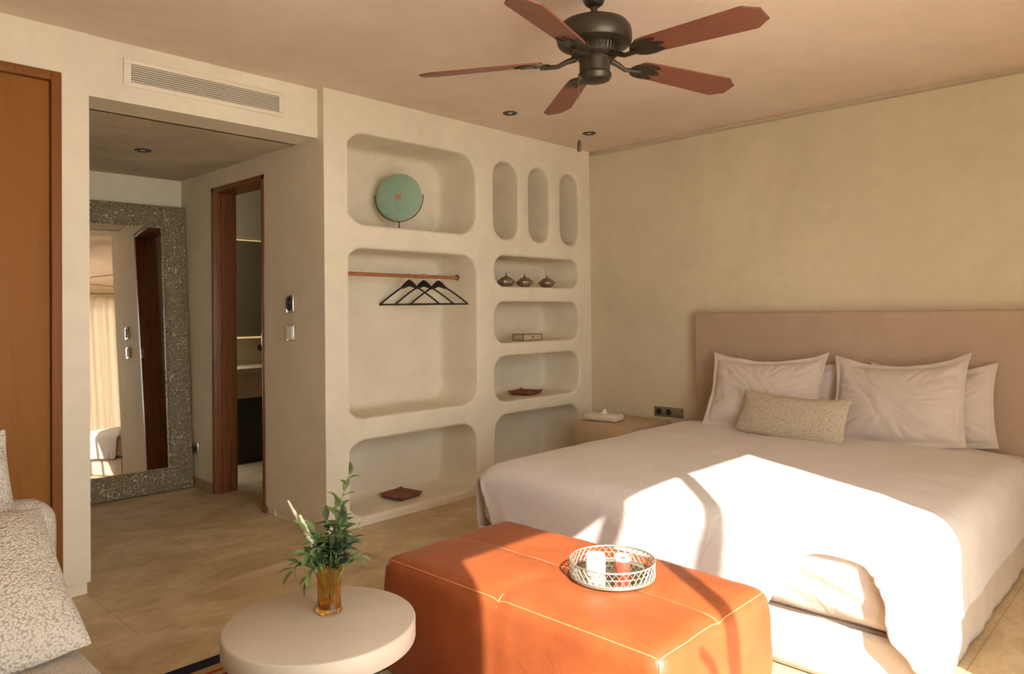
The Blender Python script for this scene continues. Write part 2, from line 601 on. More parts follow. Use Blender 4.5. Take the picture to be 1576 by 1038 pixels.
# bathroom door lining
def lining(bm, xa, xb):
    w = .035
    box(bm, xa, xb, D1 - w, D1, 0, DT, .003)
    box(bm, xa, xb, D2, D2 + w, 0, DT, .003)
    box(bm, xa, xb, D2, D1, DT - w, DT, .003)
v = lining
d = bpy.data.objects.new('door_1', None)
COL.objects.link(d)
d.location = (HX, (D1 + D2) / 2, 0)
d['kind'] = 'structure'
ORG[d.name] = Vector(d.location)
bm = B(); lining(bm, HX - .006, HX + TH + .006)
obj('door_lining', bm, M['walnut'], d)
bm = B()
box(bm, HX + .05, HX + .065, D1 - .047, D1 - .034, 0, DT - .034)
obj('door_stop', bm, M['walnut'], d)
obj('strike_plate', box(B(), HX - .008, HX + .02, D2 + .03, D2 + .037, 1.08, 1.16, .001), M['chrome'], d)

# honey coloured door in the left wall
d = bpy.data.objects.new('door_2', None)
COL.objects.link(d)
d.location = (-4.35, DY, 0)
d['kind'] = 'structure'
ORG[d.name] = Vector(d.location)
bm = B()
box(bm, DX1 - .042, DX1, DY - .006, .24, 0, DZ, .003)
box(bm, DX0, DX0 + .042, DY - .006, .24, 0, DZ, .003)
box(bm, DX0 + .042, DX1 - .042, DY - .006, .24, DZ - .042, DZ, .003)
obj('door_frame', bm, M['doorframe'], d)
obj('door_leaf', box(B(), DX0 + .045, DX1 - .045, DY + .012, DY + .055, .006, DZ - .046, .003), M['doorwood'], d)
bm = B()
tube(bm, [(-4.72, DY + .012, 1.05), (-4.72, DY - .045, 1.05), (-4.60, DY - .045, 1.05)], .009)
obj('door_handle', bm, M['chrome'], d)

# outside: terrace and two rustic posts whose shadows cross the bed
struct('terrace_floor', box(B(), -14, 8, -16, YS - .35, -.2, -.03), M['terrace'])
def pole(name, pts, rad, label):
    bm = B()
    P_ = []
    n = 24
    for i in range(n + 1):
        t = i / n * (len(pts) - 1)
        a = min(int(t), len(pts) - 2)
        u = t - a
        p0, p1, p2, p3 = [Vector(pts[max(0, min(len(pts) - 1, q))]) for q in (a - 1, a, a + 1, a + 2)]
        P_.append(.5 * ((2 * p1) + (p2 - p0) * u + (2 * p0 - 5 * p1 + 4 * p2 - p3) * u * u + (3 * p1 - p0 - 3 * p2 + p3) * u ** 3))
    tube(bm, P_, [rad * (1 + .15 * nz(p, 3)) for p in P_], 10)
    return bm
YP = -4.9
bm = pole('p', [(-3.95, YP, -.03), (-3.86, YP, 1.0), (-3.78, YP, 1.8), (-3.745, YP, 2.28), (-3.70, YP, 2.5), (-3.53, YP, 2.84), (-3.30, YP, 3.1)], .033, '')
tag(obj('rustic_post', bm, M['pole'], None, 60, (-3.95, YP, -.03)), 'curved bare wooden post outside the terrace door, bending to the right', 'post', 'rustic posts outside the door')
bm = pole('p', [(-4.30, YP, -.03), (-4.22, YP, .9), (-4.15, YP, 1.7), (-4.14, YP, 2.15), (-4.10, YP, 2.4), (-4.0, YP, 2.7), (-3.9, YP, 3.1)], .033, '')
b2 = pole('p', [(-4.15, YP, 1.75), (-4.23, YP, 1.90), (-4.26, YP, 2.0), (-4.31, YP, 2.06)], .018, '')
me_ = bpy.data.meshes.new('tmp'); b2.to_mesh(me_); bm.from_mesh(me_); b2.free()
tag(obj('rustic_post', bm, M['pole'], None, 60, (-4.30, YP, -.03)), 'forked bare wooden post outside the terrace door', 'post', 'rustic posts outside the door')

# curtain beside the terrace door (seen in the mirror)
def curtain(x0, x1, y, z0, z1, waves, amp=.035):
    bm = B()
    def f(u, v):
        x = x0 + (x1 - x0) * u
        ph = u * waves * 2 * math.pi
        a_ = amp * (.75 + .25 * v)
        return Vector((x + .012 * math.sin(ph * .5 + 1), y + a_ * math.sin(ph) + .01 * math.sin(ph * 2.3 + 3 * v), z0 + (z1 - z0) * v))
    grid(bm, waves * 12, 12, f)
    return bm
k = NT('sheer_curtain_linen', (.72, .62, .46, 1), .9, spec=.1)
tr_ = k.n('ShaderNodeBsdfTranslucent'); tr_.inputs[0].default_value = (.60, .53, .42, 1)
mx_ = k.n('ShaderNodeMixShader'); mx_.inputs[0].default_value = .13
k.t.links.new(k.b.outputs[0], mx_.inputs[1]); k.t.links.new(tr_.outputs[0], mx_.inputs[2])
k.t.links.new(mx_.outputs[0], k.t.nodes['Material Output'].inputs[0])
M['sheer'] = k.m
v = thing('curtain', 'long cream curtain hanging from a thin rod across part of the terrace opening', 'curtain', (-1.6, YS + .06, 0))
obj('curtain_panel', curtain(-2.535, -.50, YS + .06, .015, 2.50, 22, .028), M['sheer'], v, 180)
bm = B(); tube(bm, [(-5.0, YS + .06, 2.515), (-.4, YS + .06, 2.515)], .009)
obj('curtain_rod', bm, M['darkmetal'], v)

# ------------------------------------------------------------------ bed
bed = thing('bed', 'wide bed with tall padded taupe headboard against the plaster wall', 'bed', (-1.2, -2.03, 0))
obj('headboard', box(B(), -.12, -.001, -3.09, -1.02, .04, 1.262, .016, 3), M['headboard'], bed)
MX0, MX1, MY0, MY1, MZ0, MZ1 = -2.265, -.125, -3.035, -1.015, .195, .49
bm = B()
box(bm, MX0, MX1, MY0, MY1, MZ0, MZ1)
bmesh.ops.subdivide_edges(bm, edges=bm.edges, cuts=40, use_grid_fill=True)
rr = .07
for v in bm.verts:
    c = Vector((min(max(v.co.x, MX0 + rr), MX1 - rr), min(max(v.co.y, MY0 + rr), MY1 - rr), min(max(v.co.z, MZ0 + rr), MZ1 - rr)))
    d_ = v.co - c
    if d_.length > rr:
        v.co = c + d_.normalized() * rr
    if v.co.x < MX0 + .1:
        w_ = 1 - ((v.co.z - .34) / .16) ** 2
        # creases of the fitted sheet pulled towards the corner
        a_ = (v.co.y - MY0) * .6 - (v.co.z - MZ0) * 1.6
        v.co.x -= max(w_, 0) * (.012 + .007 * math.sin(a_ * 42 + 2 * nz(v.co, 4)) * max(0, 1 - abs(v.co.y + 2.75) / .35))
obj('mattress', bm, M['sheet'], bed)
obj('bed_base', box(B(), MX0 + .03, MX1, MY0 + .03, MY1 - .03, .02, .2), M['skirt'], bed)
bm = B()
per = []
for (x0, y0, x1, y1) in ((MX1, MY1 + .004, MX0 - .004, MY1 + .004), (MX0 - .004, MY1 + .004, MX0 - .004, MY0 - .004), (MX0 - .004, MY0 - .004, MX1, MY0 - .004)):
    L_ = math.hypot(x1 - x0, y1 - y0)
    n_ = int(L_ / .012)
    for i in range(n_):
        t = i / n_
        per.append((x0 + (x1 - x0) * t, y0 + (y1 - y0) * t, (y1 - y0) / L_, -(x1 - x0) / L_))
def fsk(u, v):
    i = min(int(round(u * (len(per) - 1))), len(per) - 1)
    x, y, nx, ny = per[i]
    s_ = i * .012
    a_ = (.010 * nz((s_, 0, 0), 7) + .007 * max(0, nz((s_, 5, 0), 16))) * (1 - v) + .004 * nz((s_, v, 1), 5)
    return Vector((x + nx * a_, y + ny * a_, .006 + .194 * v))
grid(bm, len(per), 8, fsk)
# outward is -n for this winding, either way the amplitude stays small
sk = obj('bed_skirt', bm, M['skirt'], bed)
sk.modifiers.new('thick', 'SOLIDIFY').thickness = .003

# duvet: a cloth relaxed over the mattress, then given thickness
def relax_duvet():
    h = .03
    xs = np.arange(-.36, -2.265 - .27, -h)
    ys = np.arange(-1.015 + .30, -3.035 - .275, -h)
    nx_, ny_ = len(xs), len(ys)
    X, Y = np.meshgrid(xs, ys, indexing='ij')
    Z = np.full_like(X, .53)
    Pm = np.stack([X, Y, Z], -1)
    rest = Pm.copy()
    rng = np.random.RandomState(3)
    Pm[..., 2] += rng.rand(nx_, ny_) * .006
    # a slightly slack cloth makes soft folds
    keep = ~((X < -2.265) & (Y > -1.015))
    V_ = np.zeros_like(Pm)
    lo = np.array([MX0, MY0, 0.0]); hi = np.array([MX1, MY1, MZ1 - .004])
    r_ = .075; th = .012
    cons = []
    def add(di, dj, k_):
        i0 = slice(max(0, -di), nx_ - max(0, di)); i1 = slice(max(0, di), nx_ - max(0, -di))
        j0 = slice(max(0, -dj), ny_ - max(0, dj)); j1 = slice(max(0, dj), ny_ - max(0, -dj))
        L = h * math.hypot(di, dj)
        m = (keep[i0, j0] & keep[i1, j1]).astype(float)
        cons.append((i0, j0, i1, j1, L, k_ * m))
    for di, dj, k_ in ((1, 0, .5), (0, 1, .5), (1, 1, .25), (1, -1, .25), (2, 0, .10), (0, 2, .10), (3, 0, .05), (0, 3, .05)):
        add(di, dj, k_)
    dt = .012
    inner_lo = lo + r_; inner_hi = hi - r_
    for step in range(330):
        prev = Pm.copy()
        V_[..., 2] -= 3.0 * dt
        V_ *= .975
        Pm = Pm + V_ * dt
        for it in range(14):
            D = np.zeros_like(Pm)
            for i0, j0, i1, j1, L, k_ in cons:
                d = Pm[i1, j1] - Pm[i0, j0]
                l = np.sqrt((d ** 2).sum(-1)) + 1e-9
                c = (d * ((l - L) / l * k_)[..., None])
                D[i0, j0] += c
                D[i1, j1] -= c
            Pm += D * .38
            q = np.minimum(np.maximum(Pm, inner_lo), inner_hi)
            d = Pm - q
            l = np.sqrt((d ** 2).sum(-1)) + 1e-9
            hit = l < r_ + th
            ds = np.where(hit, (r_ + th) / l, 1)
            Pm = np.where(hit[..., None], q + d * ds[..., None], Pm)
            Pm[..., 2] = np.maximum(Pm[..., 2], .012)
        # friction where the cloth rests
        top = Pm[..., 2] > MZ1 - .01
        Pm[top, :2] = prev[top, :2] + (Pm[top, :2] - prev[top, :2]) * .3
        V_ = (Pm - prev) / dt
        sp_ = np.sqrt((V_ ** 2).sum(-1))
        V_ *= np.minimum(1, 2.0 / (sp_ + 1e-9))[..., None]
    return X, Y, Pm, keep
DX_, DY_, DP, DK = relax_duvet()
bm = B()
vmap = {}
nx_, ny_ = DX_.shape
for i in range(nx_):
    for j in range(ny_):
        x, y = DX_[i, j], DY_[i, j]
        p = DP[i, j].copy()
        if p[2] > MZ1 - .02:      # loft of the filling
            ed = min((x - MX0) / .3, (y - MY0) / .3, (MY1 - y) / .3, 1)
            p[2] += .022 * max(ed, 0) + .010 * nz((x, y, 0), 2.2) * max(ed, 0) + .004 * nz((x, y, 2), 6)
        if x < MX0 and y < MY0:
            p[0] = MX0 + (p[0] - MX0) * .45
            p[1] = MY0 + (p[1] - MY0) * .80
        if y < -2.75:
            p[0] = max(p[0], MX0 - .038)
            p[1] = max(p[1], MY0 - .075)
        hang = max(0, MZ1 - .03 - p[2]) / .25
        if hang > 0:
            fold = .012 * nz((x * 1.0, y * 1.0, 0), 9) + .008 * nz((x, y, 5), 17)
            if x < MX0:
                p[0] -= (abs(fold) + fold * .5) * min(hang, 1)
            elif y < MY0:
                p[1] -= (abs(fold) + fold * .5) * min(hang, 1)
        vmap[i, j] = bm.verts.new(p)
for i in range(nx_ - 1):
    for j in range(ny_ - 1):
        if not (DK[i, j] and DK[i + 1, j] and DK[i, j + 1] and DK[i + 1, j + 1]):
            continue
        x = (DX_[i, j] + DX_[i + 1, j]) / 2
        y = (DY_[i, j] + DY_[i, j + 1]) / 2
        dep = MX0 - x                     # how far past the mattress edge
        if dep > 0 and y < MY0 and math.hypot(dep, MY0 - y) > .285:
            continue
        if dep > 0 and y > -1.03 - .4 * dep:
            continue
        if dep > 0:
            t = (y + 2.765) / .225
            if abs(t) < 1 and dep > .005 + .265 * (1 - math.sqrt(1 - t * t)):
                continue
        bm.faces.new((vmap[i, j], vmap[i + 1, j], vmap[i + 1, j + 1], vmap[i, j + 1]))
bmesh.ops.delete(bm, geom=[v for v in bm.verts if not v.link_faces], context='VERTS')
# round off the stepped hem a little
bd = [v for v in bm.verts if v.is_boundary]
for _ in range(4):
    nw = {}
    for v in bd:
        nb = [e.other_vert(v) for e in v.link_edges if e.is_boundary]
        if len(nb) == 2:
            nw[v] = v.co * .5 + (nb[0].co + nb[1].co) * .25
    for v, c in nw.items():
        v.co = c
dv = obj('duvet', bm, M['duvet'], None, 180, (-1.3, -2.03, .5))
tag(dv, 'pale mauve-grey linen duvet spread over the bed with sunlight on its foot end', 'duvet')
sm = dv.modifiers.new('sub', 'SUBSURF'); sm.levels = 2; sm.render_levels = 2
so = dv.modifiers.new('thick', 'SOLIDIFY'); so.thickness = .012; so.offset = 1

# ------------------------------------------------------------------ pillows
def pillow(w, h, T, flange, seed, pinch=.07, n=64, wr=1.0):
    bm = B()
    def surf(sg):
        def f(uu, vv):
            u, v = uu * 2 - 1, vv * 2 - 1
            x = w / 2 * u * (1 - pinch * (1 - v * v) * abs(u) ** 3)
            y = h / 2 * v * (1 - pinch * 1.1 * (1 - u * u) * abs(v) ** 3)
            fu = max(0, 1 - (abs(u) / (1 - flange / (w / 2))) ** 2.6) if abs(u) < 1 - flange / (w / 2) else 0
            fv = max(0, 1 - (abs(v) / (1 - flange / (h / 2))) ** 2.6) if abs(v) < 1 - flange / (h / 2) else 0
            t = T / 2 * (fu * fv) ** .55
            edge = 1 - min(1, fu * fv * 4)
            z = sg * (t + .0025)
            z += sg * wr * t / (T / 2) * (.010 * nz((x, y, 0), 5, seed) + .006 * abs(nz((x + .6 * y, y * .4, 3), 11, seed)))
            z += edge * (.014 * nz((x, y, 1), 9, seed) + .012 * math.sin(8 * x + seed) * (abs(u * v)))
            th_ = math.atan2(v, u); ra = min(1, math.hypot(u, v))
            cr = nz((math.cos(th_) * 2.6, math.sin(th_) * 2.6, ra * .8), 1.5, seed)
            cr2 = nz((x * .8 + y, (y - x * .7) * .25, 4), 13, seed + 3)
            z += sg * wr * (t / (T / 2)) ** .7 * (-.017 * max(0, .3 - abs(cr)) / .3 * ra ** 1.6 - .006 * max(0, .25 - abs(cr2)) / .25)
            y2 = y - .018 * (1 - v) * (1 - u * u) - wr * .022 * (1 + v) * (1 - u * u)
            return Vector((x, y2, z))
        return f
    a = grid(bm, n, n, surf(1))
    b = grid(bm, n, n, surf(-1))
    m_ = len(a) - 1
    ring = [(i, 0) for i in range(m_)] + [(m_, j) for j in range(m_)] + [(i, m_) for i in range(m_, 0, -1)] + [(0, j) for j in range(m_, 0, -1)]
    for (i, j), (i2, j2) in zip(ring, ring[1:] + ring[:1]):
        bm.faces.new((a[i][j], a[i2][j2], b[i2][j2], b[i][j]))
    return bm
def place(bm, base, lean, yawd=0, tilt=0, h=.5):
    """base: world point under the lower edge centre; lean back towards +x"""
    th = R(lean)
    xa = Vector((0, -1, 0)); ya = Vector((math.sin(th), 0, math.cos(th)))
    za = xa.cross(ya)
    Mx = Matrix((xa, ya, za)).transposed().to_4x4()
    Mx = Matrix.Translation(base) @ Matrix.Rotation(R(yawd), 4, 'Z') @ Mx @ Matrix.Rotation(R(tilt), 4, 'Z') @ Matrix.Translation((0, h / 2, 0))
    bmesh.ops.transform(bm, matrix=Mx, verts=bm.verts)
    return bm
ZB = .535
PG = 'linen pillows against the headboard'
def pil(base, w, h, T, lean, yawd, tilt, seed, label, fl=.038, mat='linen', name='pillow', group=PG, pinch=.085, wr=1.0):
    bm = place(pillow(w, h, T, fl, seed, pinch, wr=wr), Vector(base), lean, yawd, tilt, h)
    o = obj(name, bm, M[mat], None, 180, base)
    s_ = o.modifiers.new('sub', 'SUBSURF'); s_.levels = 1; s_.render_levels = 1
    return tag(o, label, 'pillow', group)
pil((-.285, -1.73, ZB - .01), .68, .44, .15, 17, 0, 0, 11, 'shaded linen pillow tucked behind the left front pillow', wr=.6)
pil((-.275, -2.57, ZB - .02), .66, .47, .15, 15, 0, 2, 12, 'rightmost linen pillow, half hidden behind the right front pillow')
pil((-.47, -1.655, ZB - .01), .76, .53, .17, 26, 3, 1.5, 3, 'left front linen pillow with flanged edge, behind the woven cushion')
pil((-.46, -2.425, ZB - .01), .74, .54, .18, 26, -4, 3.5, 4, 'right front linen pillow with creased flanged edge and raised right corner', wr=1.15)
pil((-.66, -1.92, ZB + .005), .68, .255, .12, 24, -7, -1, 5, 'small oblong woven tweed cushion leaning on the linen pillows', .004, 'tweed', 'lumbar_cushion', None, .04, .25)

# ------------------------------------------------------------------ nightstand, tissue box, socket
v = thing('nightstand', 'sand coloured block nightstand in the corner beside the headboard', 'nightstand', (-.27, -.45, 0))
obj('cabinet', box(B(), -.53, -.02, -.76, -.24, 0, .452, .006), M['nightstand'], v)
bm = box(B(), -.536, -.530, -.74, -.26, .27, .43, .002)
obj('drawer_front', bm, M['nightstand'], v)
v = thing('tissue_box', 'cream covered tissue box with a tissue sticking out, on the nightstand', 'tissue box', (-.385, -.405, .453))
bm = B()
box(bm, -.455, -.315, -.545, -.265, .456, .508, .022, 4)
bmesh.ops.rotate(bm, verts=bm.verts, cent=(-.385, -.405, 0), matrix=Matrix.Rotation(R(6), 3, 'Z'))
obj('cover', bm, M['tissuebox'], v)
bm = B()
grid(bm, 8, 6, lambda a, b: Vector((-.385 + .028 * (1 - b) * math.cos(a * 5.5) + .006 * b, -.405 + .03 * (1 - b) * math.sin(a * 5.5) - .012 * b, .503 + .042 * b + .004 * math.sin(a * 17))))
obj('tissue', bm, M['tissue'], v)
v = thing('wall_socket', 'grey double wall socket beside the headboard above the bed', 'socket', (0, -.73, .505))
obj('plate', box(B(), -.010, .001, -.855, -.605, .468, .542, .002), M['socket'], v)
for yy in (-.648, -.732):
    bm = lathe(B(), [(.014, -.012), (.024, -.012), (.024, -.009), (0.014, -.009)], (0, yy, .505), 20, 'X')
    lathe(bm, [(0, -.0105), (.018, -.0105), (.018, -.009), (0, -.009)], (0, yy, .505), 20, 'X')
    obj('socket_ring', bm, M['black'], v)
obj('switch_key', box(B(), -.013, -.009, -.845, -.785, .478, .532, .002), M['socket'], v)

# ------------------------------------------------------------------ leather pouf
PX0, PX1, PY0, PY1, PH = -3.285, -2.655, -2.715, -1.575, .425
v = thing('leather_pouf', 'large oblong cognac leather pouf at the foot of the bed', 'pouf', ((PX0 + PX1) / 2, (PY0 + PY1) / 2, 0))
bm = B()
box(bm, PX0, PX1, PY0, PY1, .0, PH)
bmesh.ops.subdivide_edges(bm, edges=bm.edges, cuts=36, use_grid_fill=True)
pc = Vector(((PX0 + PX1) / 2, (PY0 + PY1) / 2, PH / 2))
hx, hy, hz = (PX1 - PX0) / 2, (PY1 - PY0) / 2, PH / 2
def pouf_pt(p):
    p = p.copy()
    rr = .045
    c = Vector((min(max(p.x, PX0 + rr), PX1 - rr), min(max(p.y, PY0 + rr), PY1 - rr), min(max(p.z, rr), PH - rr)))
    d_ = p - c
    if d_.length > rr:
        p = c + d_.normalized() * rr
    u, w_, t = (p.x - pc.x) / hx, (p.y - pc.y) / hy, (p.z - pc.z) / hz
    if abs(t) > .85 and t > 0:
        sx = math.exp(-((p.x - pc.x) / .018) ** 2)
        sy_ = math.exp(-((p.y - pc.y) / .018) ** 2)
        p.z += .014 * (1 - u ** 4) * (1 - w_ ** 4) - .007 * max(sx, sy_)
    side = 1 - t * t
    if abs(u) > .85:
        p.x += math.copysign(.020 * side * (1 - .5 * w_ ** 4) - .006 * math.exp(-((p.y - pc.y) / .018) ** 2), u)
    if abs(w_) > .9:
        p.y += math.copysign(.020 * side * (1 - .4 * u ** 4), w_)
    k_ = .006 * nz(p, 4) + .004 * nz(p, 11, 2)
    n_ = (p - pc).normalized()
    if p.z > .03:
        p += n_ * k_
    p.z = max(p.z, .011)
    return p
for q in bm.verts:
    q.co = pouf_pt(q.co)
pf = obj('cover', bm, M['leather'], v, 180)
s_ = pf.modifiers.new('sub', 'SUBSURF'); s_.levels = 1; s_.render_levels = 1
def seam(pts):
    bm = B()
    out = []
    for p in pts:
        q = pouf_pt(Vector(p))
        out.append(q + (q - pc).normalized() * .0008)
    tube(bm, out, .0016, 5)
    obj('seam', bm, M['thread'], v)
N_ = 60
L = lambda a, b: a + (b - a)
seam([(pc.x, PY0 + (PY1 - PY0) * i / N_, PH) for i in range(N_ + 1)])
seam([(PX0 + (PX1 - PX0) * i / N_, pc.y, PH) for i in range(N_ + 1)])
ed = .010
seam([(PX0 + ed, PY0 + .02 + (PY1 - PY0 - .04) * i / N_, PH - ed) for i in range(N_ + 1)])
seam([(PX0 + .02 + (PX1 - PX0 - .04) * i / N_, PY0 + ed, PH - ed) for i in range(N_ + 1)])
seam([(PX0, pc.y, PH - .02 - (PH - .04) * i / 30) for i in range(31)])
seam([(PX0 + ed, PY0 + ed, PH - .02 - (PH - .04) * i / 30) for i in range(31)])

# ------------------------------------------------------------------ tray with two cups
TX, TY, TZ = -2.945, -2.325, PH + .0165
v = thing('round_tray', 'round silver filigree tray with mirrored base on the leather pouf', 'tray', (TX, TY, TZ))
RT = .134
bm = lathe(B(), [(0, .0), (RT - .004, .0), (RT, .002), (RT, .006), (RT - .004, .008), (RT - .022, .008), (RT - .024, .006), (0, .006)], (TX, TY, TZ), 64)
obj('base', bm, M['traymetal'], v)
bm = lathe(B(), [(0, .0062), (RT - .026, .0062), (RT - .026, .0078), (0, .0078)], (TX, TY, TZ), 48)
obj('mirror_plate', bm, NT('tray_mirror_glass', (.45, .44, .34, 1), .12, 1).m, v)
bm = B()
circ = lambda r_, z, n=64: [(TX + r_ * math.cos(2 * math.pi * i / n), TY + r_ * math.sin(2 * math.pi * i / n), TZ + z) for i in range(n)]
tube(bm, circ(RT, .052), .0028, 6, True)
tube(bm, circ(RT, .031), .0012, 5, True)
tube(bm, circ(RT, .009), .0022, 6, True)
nl = 40
for i in range(nl):
    for s_ in (1, -1):
        pts = []
        for q in range(7):
            t = q / 6
            a = 2 * math.pi * (i + s_ * 1.6 * t) / nl
            pts.append((TX + RT * math.cos(a), TY + RT * math.sin(a), TZ + .009 + .043 * t))
        tube(bm, pts, .0013, 4)
obj('lattice_rim', bm, M['traymetal'], v)
v = thing('candle_jar', 'white cylindrical candle jar standing on the tray', 'candle', (-2.975, -2.285, TZ + .008))
c_ = (-2.985, -2.29, TZ + .008)
obj('jar', lathe(B(), [(0, 0), (.028, 0), (.031, .003), (.031, .060), (.030, .062), (.0285, .060), (.0285, .050), (0, .050)], c_, 40), M['wax'], v)
obj('wick', tube(B(), [(c_[0], c_[1], c_[2] + .049), (c_[0] + .001, c_[1], c_[2] + .058)], .0008, 5), M['black'], v)
v = thing('red_cup', 'small coral red tapered cup with pale rim on the tray', 'cup', (-2.935, -2.36, TZ + .008))
c_ = (-2.93, -2.355, TZ + .008)
obj('cup_body', lathe(B(), [(0, 0), (.019, 0), (.021, .002), (.0265, .046), (.0245, .046), (.0195, .006), (0, .006)], c_, 36), M['redglass'], v)
obj('rim', lathe(B(), [(.0262, .044), (.0275, .052), (.0275, .057), (.0262, .058), (.0250, .056), (.0243, .044)], c_, 36), NT('pale_pink_glaze', (.75, .50, .42, 1), .3).m, v)

# ------------------------------------------------------------------ coffee table with vase
CX, CY = -3.70, -1.845
v = thing('coffee_table', 'round beige microcement coffee table in front of the pouf', 'coffee table', (CX, CY, 0))
bm = lathe(B(), [(0, .337), (.262, .337), (.268, .340), (.270, .344), (.270, .394), (.268, .398), (.264, .400), (0, .400)], (CX, CY, 0), 96)
obj('tabletop', bm, M['table'], v)
bm = lathe(B(), [(0, .012), (.118, .012), (.12, .014), (.12, .337), (0, .337)], (CX + .02, CY - .02, 0), 64)
obj('pedestal', bm, M['table'], v)
VX, VY = -3.648, -1.808
v = thing('glass_vase', 'small amber glass vase on the coffee table holding green sprigs', 'vase', (VX, VY, .401))
prof = [(0, 0), (.034, 0), (.038, .003), (.0385, .010), (.034, .018), (.0335, .05), (.035, .10), (.0385, .128), (.040, .132), (.0385, .133), (.0365, .128), (.033, .10), (.0315, .05), (.031, .014), (0, .012)]
bm = lathe(B(), prof, (VX, VY, .401), 40)
obj('glass', bm, M['amber'], v)
FR = Vector((rt.x, rt.y, 0)).normalized(); FF = Vector((fw.x, fw.y, 0)).normalized()
def at(r_, f_, z):
    """near the vase: metres to the camera's right, away, and up from the vase rim"""
    return Vector((VX, VY, .53)) + FR * r_ + FF * f_ + Vector((0, 0, z))
def leaf(bm, base, dirv, nrm, ln, wd, curl=.25):
    d = dirv.normalized(); s_ = d.cross(nrm)
    if s_.length < .05:
        s_ = d.cross(Vector((1, .3, 0)))
    s_.normalize(); n_ = s_.cross(d)
    prev = None
    for i in range(6):
        t = i / 5
        w_ = wd * math.sin(math.pi * min(1, t * .92 + .06)) ** .8 * .5
        c = base + d * (ln * t) - n_ * (curl * ln * t * t)
        row = [bm.verts.new(c - s_ * w_ + n_ * w_ * .35), bm.verts.new(c), bm.verts.new(c + s_ * w_ + n_ * w_ * .35)]
        if prev:
            for q in (0, 1):
                bm.faces.new((prev[q], prev[q + 1], row[q + 1], row[q]))
        prev = row
def sprig(parent, pts, n, ln, wd, mat, seed, start=.25, spread=1.0, name='sprig'):
    rnd = random.Random(seed)
    bm = B()
    P0 = [Vector(p) for p in pts]
    K_ = 16
    path = []
    for i in range(K_ + 1):
        t = i / K_
        a, b, c = P0[0], P0[1], P0[2]
        path.append(a * (1 - t) ** 2 + b * 2 * t * (1 - t) + c * t * t)
    tube(bm, path, [.0022 * (1.1 - .7 * i / K_) for i in range(K_ + 1)], 5)
    stem = obj('stem', bm, M['stem'], parent, 60)
    bm = B()
    for i in range(n):
        t = start + (1 - start) * i / max(1, n - 1)
        q = t * K_; a = min(int(q), K_ - 1)
        p = path[a].lerp(path[a + 1], q - a)
        d = (path[min(a + 1, K_)] - path[max(a - 1, 0)]).normalized()
        ang = i * 2.4 + rnd.uniform(-.4, .4)
        s_ = d.cross(Vector((0, 0, 1)))
        if s_.length < .1:
            s_ = FR.copy()
        s_.normalize(); w_ = d.cross(s_)
        o_ = s_ * math.cos(ang) + w_ * math.sin(ang)
        dv_ = d * .75 + o_ * spread * rnd.uniform(.7, 1.1)
        if i == n - 1:
            dv_ = d
        leaf(bm, p, dv_, Vector((0, 0, 1)) + o_ * -.3, ln * rnd.uniform(.75, 1.1), wd * rnd.uniform(.8, 1.1), rnd.uniform(.1, .4))
    o = obj('leaves', bm, mat, parent, 60)
    return o
v = thing('greenery_bouquet', 'loose bunch of green leafy sprigs and pale buds standing in the amber vase', 'plant', (VX, VY, .42))
z0 = -.10
sprig(v, [at(.01, 0, z0), at(.0, .01, .10), at(.062, .0, .275)], 16, .052, .019, M['leaf'], 1, .30, 1.0)
sprig(v, [at(.0, .01, z0), at(.03, .0, .08), at(.025, -.01, .19)], 13, .05, .02, M['leaf'], 2, .35)
rn = random.Random(5)
for q in range(15):
    a = rn.uniform(0, 6.28); rr_ = rn.uniform(.02, .075)
    hgt = rn.uniform(.05, .14)
    sprig(v, [at(.015 * math.cos(a), .015 * math.sin(a), z0), at(rr_ * .3 * math.cos(a), rr_ * .3 * math.sin(a), .05),
              at(rr_ * math.cos(a) - .01, rr_ * math.sin(a), hgt)], 11, .052, .024, [M['leaf'], M['leaf_dark'], M['leaf_dark'], M['leaf']][q % 4], 10 + q, .4, 1.2)
sprig(v, [at(-.01, -.01, z0), at(-.05, -.02, .075), at(-.10, -.03, .0)], 9, .05, .02, M['leaf'], 40, .45, .8)
sprig(v, [at(.01, -.01, z0), at(.05, -.02, .05), at(.09, -.01, .035)], 8, .045, .017, M['leaf'], 41, .45, .8)
sprig(v, [at(0, -.01, z0), at(-.03, -.03, .06), at(-.05, -.05, -.02)], 7, .05, .02, M['leaf'], 42, .5, .7)
sprig(v, [at(.01, .01, z0), at(.05, .01, .08), at(.095, .02, .13)], 16, .018, .007, M['leaf_pale'], 43, .4, 1.3)
sprig(v, [at(.01, .0, z0), at(.04, .0, .08), at(.075, .02, .08)], 16, .018, .007, M['leaf_pale'], 44, .4, 1.3)
sprig(v, [at(-.01, .0, z0), at(-.04, .0, .08), at(-.085, .0, .13)], 18, .020, .007, M['leaf_pale'], 45, .4, 1.3)
for (pts, r_) in (([at(-.04, -.02, .06), at(-.075, -.02, .13), at(-.115, -.02, .205)], .006), ([at(-.04, -.03, .08), at(-.06, -.03, .12), at(-.078, -.03, .165)], .008)):
    bm = B()
    path = [Vector(pts[0]).lerp(Vector(pts[1]), t / 6) for t in range(6)] + [Vector(pts[1]).lerp(Vector(pts[2]), t / 8) for t in range(9)]
    tube(bm, path, [r_ * (.35 + .65 * math.sin(math.pi * (.15 + .8 * i / 14)) + .18 * math.sin(i * 2.6)) for i in range(15)], 8)
    obj('flower_spike', bm, M['bud'], v, 60)

# ------------------------------------------------------------------ rug
bm = box(B(), -4.22, -3.02, -2.62, -1.0, .001, .010, .003)
o = obj('kilim_rug', bm, M['rug'], None, 40, (-3.62, -1.0, 0))
tag(o, 'striped flat-woven rug in navy, tan, red and maroon under the coffee table', 'rug')

